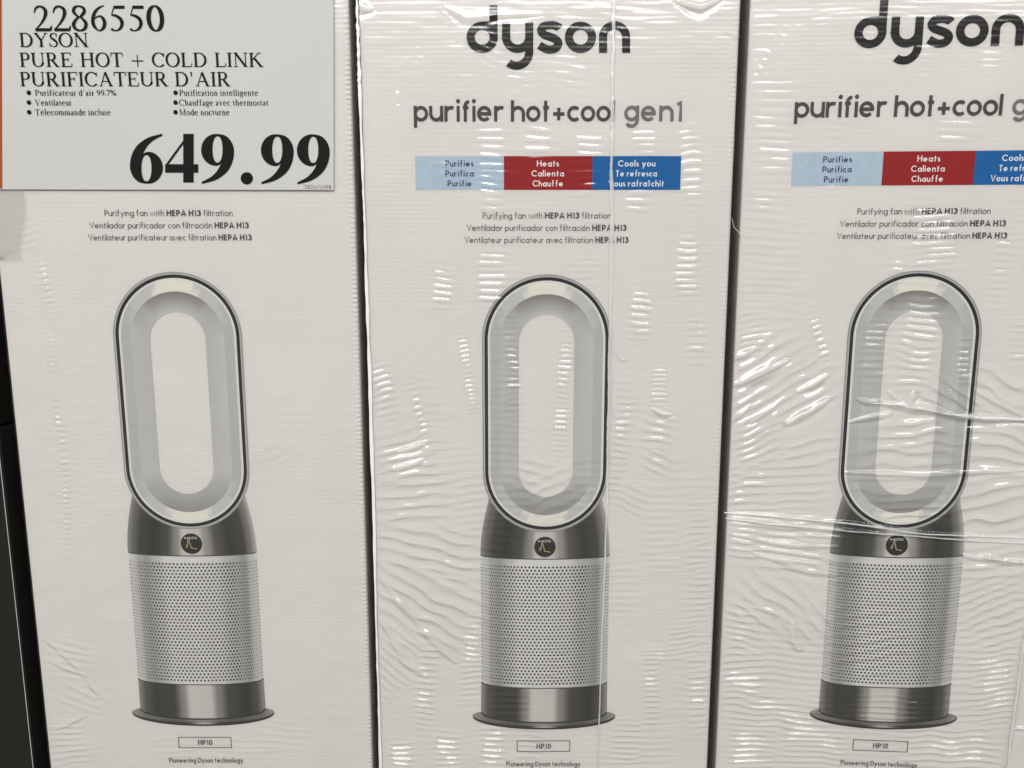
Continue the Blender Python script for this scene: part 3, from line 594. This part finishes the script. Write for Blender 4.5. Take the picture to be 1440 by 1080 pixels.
film_strip('film_seam', f2, [(864, -60), (862, 60), (861, 150), (859, 230), (860, 300), (858, 460), (855, 600), (853, 720), (846, 900), (838, 1140)], 2.6, 1.9, .0016, 4, curl=.0004)
film_strip('film_corner_fold', f2, [(501.5, -60), (503.2, 40), (506, 120), (520.0, 520), (536.5, 1120)], 1.9, 2.2, .0013, 8, curl=.0003, material=M_EDGE)
film_strip('film_shred', f2, [(1016, 46), (1027, 49), (1038, 54)], .7, .5, .002, 2, n=24)
film_strip('film_shred', f3, [(1033, 312), (1036, 325), (1046, 336)], .9, .5, .002, 3, ox=.2872, n=24)

for pts, a, b, sd in (([(1224, 571), (1262, 573), (1288, 578), (1340, 587), (1380, 591), (1470, 593)], 1.6, 3.4, 11), ([(1022, 727), (1110, 732), (1200, 740), (1300, 752), (1470, 755)], 1.5, 1.3, 12), ([(1024, 735), (1090, 742), (1190, 749), (1330, 758), (1470, 763)], 1.0, 1.2, 13), ([(1376, 783), (1410, 787), (1470, 792)], 1.4, 2.4, 14), ([(1432, 880), (1416, 1000), (1403, 1110)], 1.2, 2.0, 15), ([(1414, 1016), (1470, 1018)], 1.0, 1.2, 16)):
    film_strip('film_fold', f3, pts, a, b, .0019, sd, ox=.2872, curl=.0007, n=90)
for pts, sd in (([(917, 574), (930, 581), (944, 582)], 21), ([(866, 495), (872, 506), (880, 506)], 22)):
    film_strip('film_fold', f2, pts, .8, .5, .0018, sd, curl=.0006, n=20)

# clear tape on the left carton, and its price sign
tp = MB(); u0, u1 = -24, 32; g = []
for i in range(25):
    row = []
    for j in range(25):
        uu = u0 + (u1 + 4 * math.sin(i * .22) - u0) * j / 24; vv = 266 + 100 * i / 24; x, z = pt(uu, vv)
        row.append(tp.vert(x + .286, z - .002, .0022 + .0006 * math.sin(i * .9 + .35 * j) * (i / 24) ** 2))
    g.append(row)
for i in range(24):
    for j in range(24): tp.face((g[i][j], g[i][j + 1], g[i + 1][j + 1], g[i + 1][j]))
tp.build('clear_tape', M_TAPE, c1, smooth=True)

SD = .0020
sign = empty('price_sign', (-.286, .002 - SD, .555)); tag(sign, label='white paper price sign with black lettering reading 649.99, stuck on left carton', category='sign')
ox, oz = -.286, .555
def sp(u, v): x, z = pt(u, v); return x - ox, z - oz
mb = MB(); A = [sp(-14, -40), sp(469, -40), sp(469, 267.2), sp(-14, 266.2)]; nn = 24; g = []
for i in range(nn + 1):
    row = []
    for j in range(nn + 1):
        a, b = i / nn, j / nn; top = np.array(A[0]) * (1 - b) + np.array(A[1]) * b; bot = np.array(A[3]) * (1 - b) + np.array(A[2]) * b; p = top * (1 - a) + bot * a
        row.append(mb.vert(p[0], p[1], -.0004))
    g.append(row)
for i in range(nn):
    for j in range(nn): mb.face((g[i][j], g[i][j + 1], g[i + 1][j + 1], g[i + 1][j]))
sheet = mb.build('paper_sheet', M_PAPER, sign)
so = sheet.modifiers.new('thickness', 'SOLIDIFY'); so.thickness = .0003; so.offset = 1
mb = MB(); mb.poly([sp(-14.0, -40), sp(2.2, -40), sp(3.2, 265), sp(-13.5, 265)], .0002); mb.build('orange_margin', M_ORANGE, sign)
SERIF = (.165, .055)
mb = MB(); S, W_ = glyph_run([('2286550', SERIF)], serif, gap=.16)
put_text(mb, [('2286550', SERIF)], serif, 49, 231, 44, 36.6, ox, oz, d=.0003, gap=.11); mb.build('item_number_lettering', M_INK_BLACK, sign)
mb = MB()
put_text(mb, [('DYSON', SERIF)], serif, 28.3, 125.0, 66.0, 19.6, ox, oz, d=.0003, gap=.07)
put_text(mb, [('PURE HOT + COLD LINK', SERIF)], serif, 28.6, 371, 94.0, 19.8, ox, oz, d=.0003, gap=.08, space=.52)
put_text(mb, [("PURIFICATEUR D'AIR", SERIF)], serif, 29, 325, 121.2, 19.8, ox, oz, d=.0003, gap=.07, space=.40)
mb.build('product_lettering', M_INK_BLACK, sign)
mb = MB(); SM = (.14, .055)
for t, u0, u1, v, ub in (("Purificateur d'air 99.7%", 49.6, 163.5, 134.6, 40.7), ('Ventilateur', 49.6, 101, 148.4, 40.9), ('Télecommande incluse', 49.8, 156, 162.0, 41.2), ('Purification intelligente', 252.3, 363, 134.6, 247), ('Chauffage avec thermostat', 252.3, 377.6, 148.4, 247), ('Mode nocturne', 252.5, 323, 162.0, 247)):
    if t == 'Purification intelligente': mb.build('feature_lettering', M_INK_BLACK, sign); mb = MB()
    put_text(mb, [(t, SM)], serif, u0, u1, v, 8.3, ox, oz, d=.0003, gap=.11, space=.36)
    x, z = sp(ub, v - 4.2); mb.poly([(x + .00165 * math.cos(R(20 * k)), z + .00165 * math.sin(R(20 * k))) for k in range(18)], .0003)
mb.build('feature_lettering', M_INK_BLACK, sign)
mb = MB()
zp = lambda X, Y: sp(170 + X / 4.645, 170 + Y / 4.645)
def two(mb, A, B, d):
    a = [mb.vert(*zp(*p), d) for p in A]; b = [mb.vert(*zp(*p), d) for p in B]
    for i in range(len(A) - 1): mb.face((a[i], a[i + 1], b[i + 1], b[i]))
def nine(dx, dy, flip=None):
    T = (lambda p: (p[0] + dx, p[1] + dy)) if not flip else (lambda p: (flip[0] - p[0], flip[1] - p[1]))
    outb = [T((622 + 97 * math.cos(t) * (1 if math.cos(t) < 0 else .6), 189 + 104 * math.sin(t))) for t in np.linspace(0, 2 * math.pi, 49)]
    inb = [T((632 + 33 * math.copysign(abs(math.cos(t)) ** .85, math.cos(t)), 186 + 86 * math.sin(t))) for t in np.linspace(0, 2 * math.pi, 49)]
    two(mb, outb, inb, .0003)
    oc = spline([(632, 85), (680, 95), (715, 125), (736, 170), (739, 212), (731, 262), (707, 315), (668, 356), (612, 389), (530, 411)])
    ic = spline([(634, 100), (648, 108), (659, 130), (665, 165), (666, 205), (660, 255), (645, 300), (618, 340), (582, 371), (528, 399)])
    two(mb, [T(p) for p in oc], [T(p) for p in ic], .00034)
nine(0, 0); nine(390, 2); nine(625, 3); nine(0, 0, (800, 495))
mb.poly([zp(408, 85), zp(476, 85), zp(476, 402), zp(408, 402)], .0003); mb.poly([zp(290, 283), zp(506, 283), zp(506, 338), zp(290, 338)], .00033)
mb.poly([zp(440, 85), zp(290, 290), zp(310, 286), zp(409, 150), zp(442, 110)], .00036)
mb.poly([zp(823 + 40 * math.cos(R(10 * k)), 375 + 40 * math.sin(R(10 * k))) for k in range(36)], .0003)
mb.build('price_lettering', M_INK_BLACK, sign)
mb = MB(); put_text(mb, [('2024/11/08', .095)], sans, 428.5, 465.5, 265.4, 5.2, ox, oz, d=.0003, gap=.26); mb.build('date_lettering', M_INK_BLACK, sign)

# ------------------------------------------------------------------ black cartons at the far left
def black_carton(label, xr, y, z0, z1):
    r = empty('black_carton', (xr - .15, y, z0)); tag(r, label=label, category='carton', group='black cartons stacked beside the fan cartons')
    box_mesh('carton_body', -.15, .15, 0, .25, 0, z1 - z0, .0015, M_BLACK, r)
    m = MB()
    stroke(m, [(.1488, .004), (.1488, (z1 - z0) * .45), (.1485, z1 - z0 - .004)], .0006, False, lambda a, b: (a, b), .0006); m.build('film_edge', M_FOLD, r)
    return r
black_carton('black carton at the bottom left corner, lower of the two stacked', -.4362, .0, 0, .366)
black_carton('black carton at the left edge, upper of the two stacked', -.4395, .002, .3675, .72)
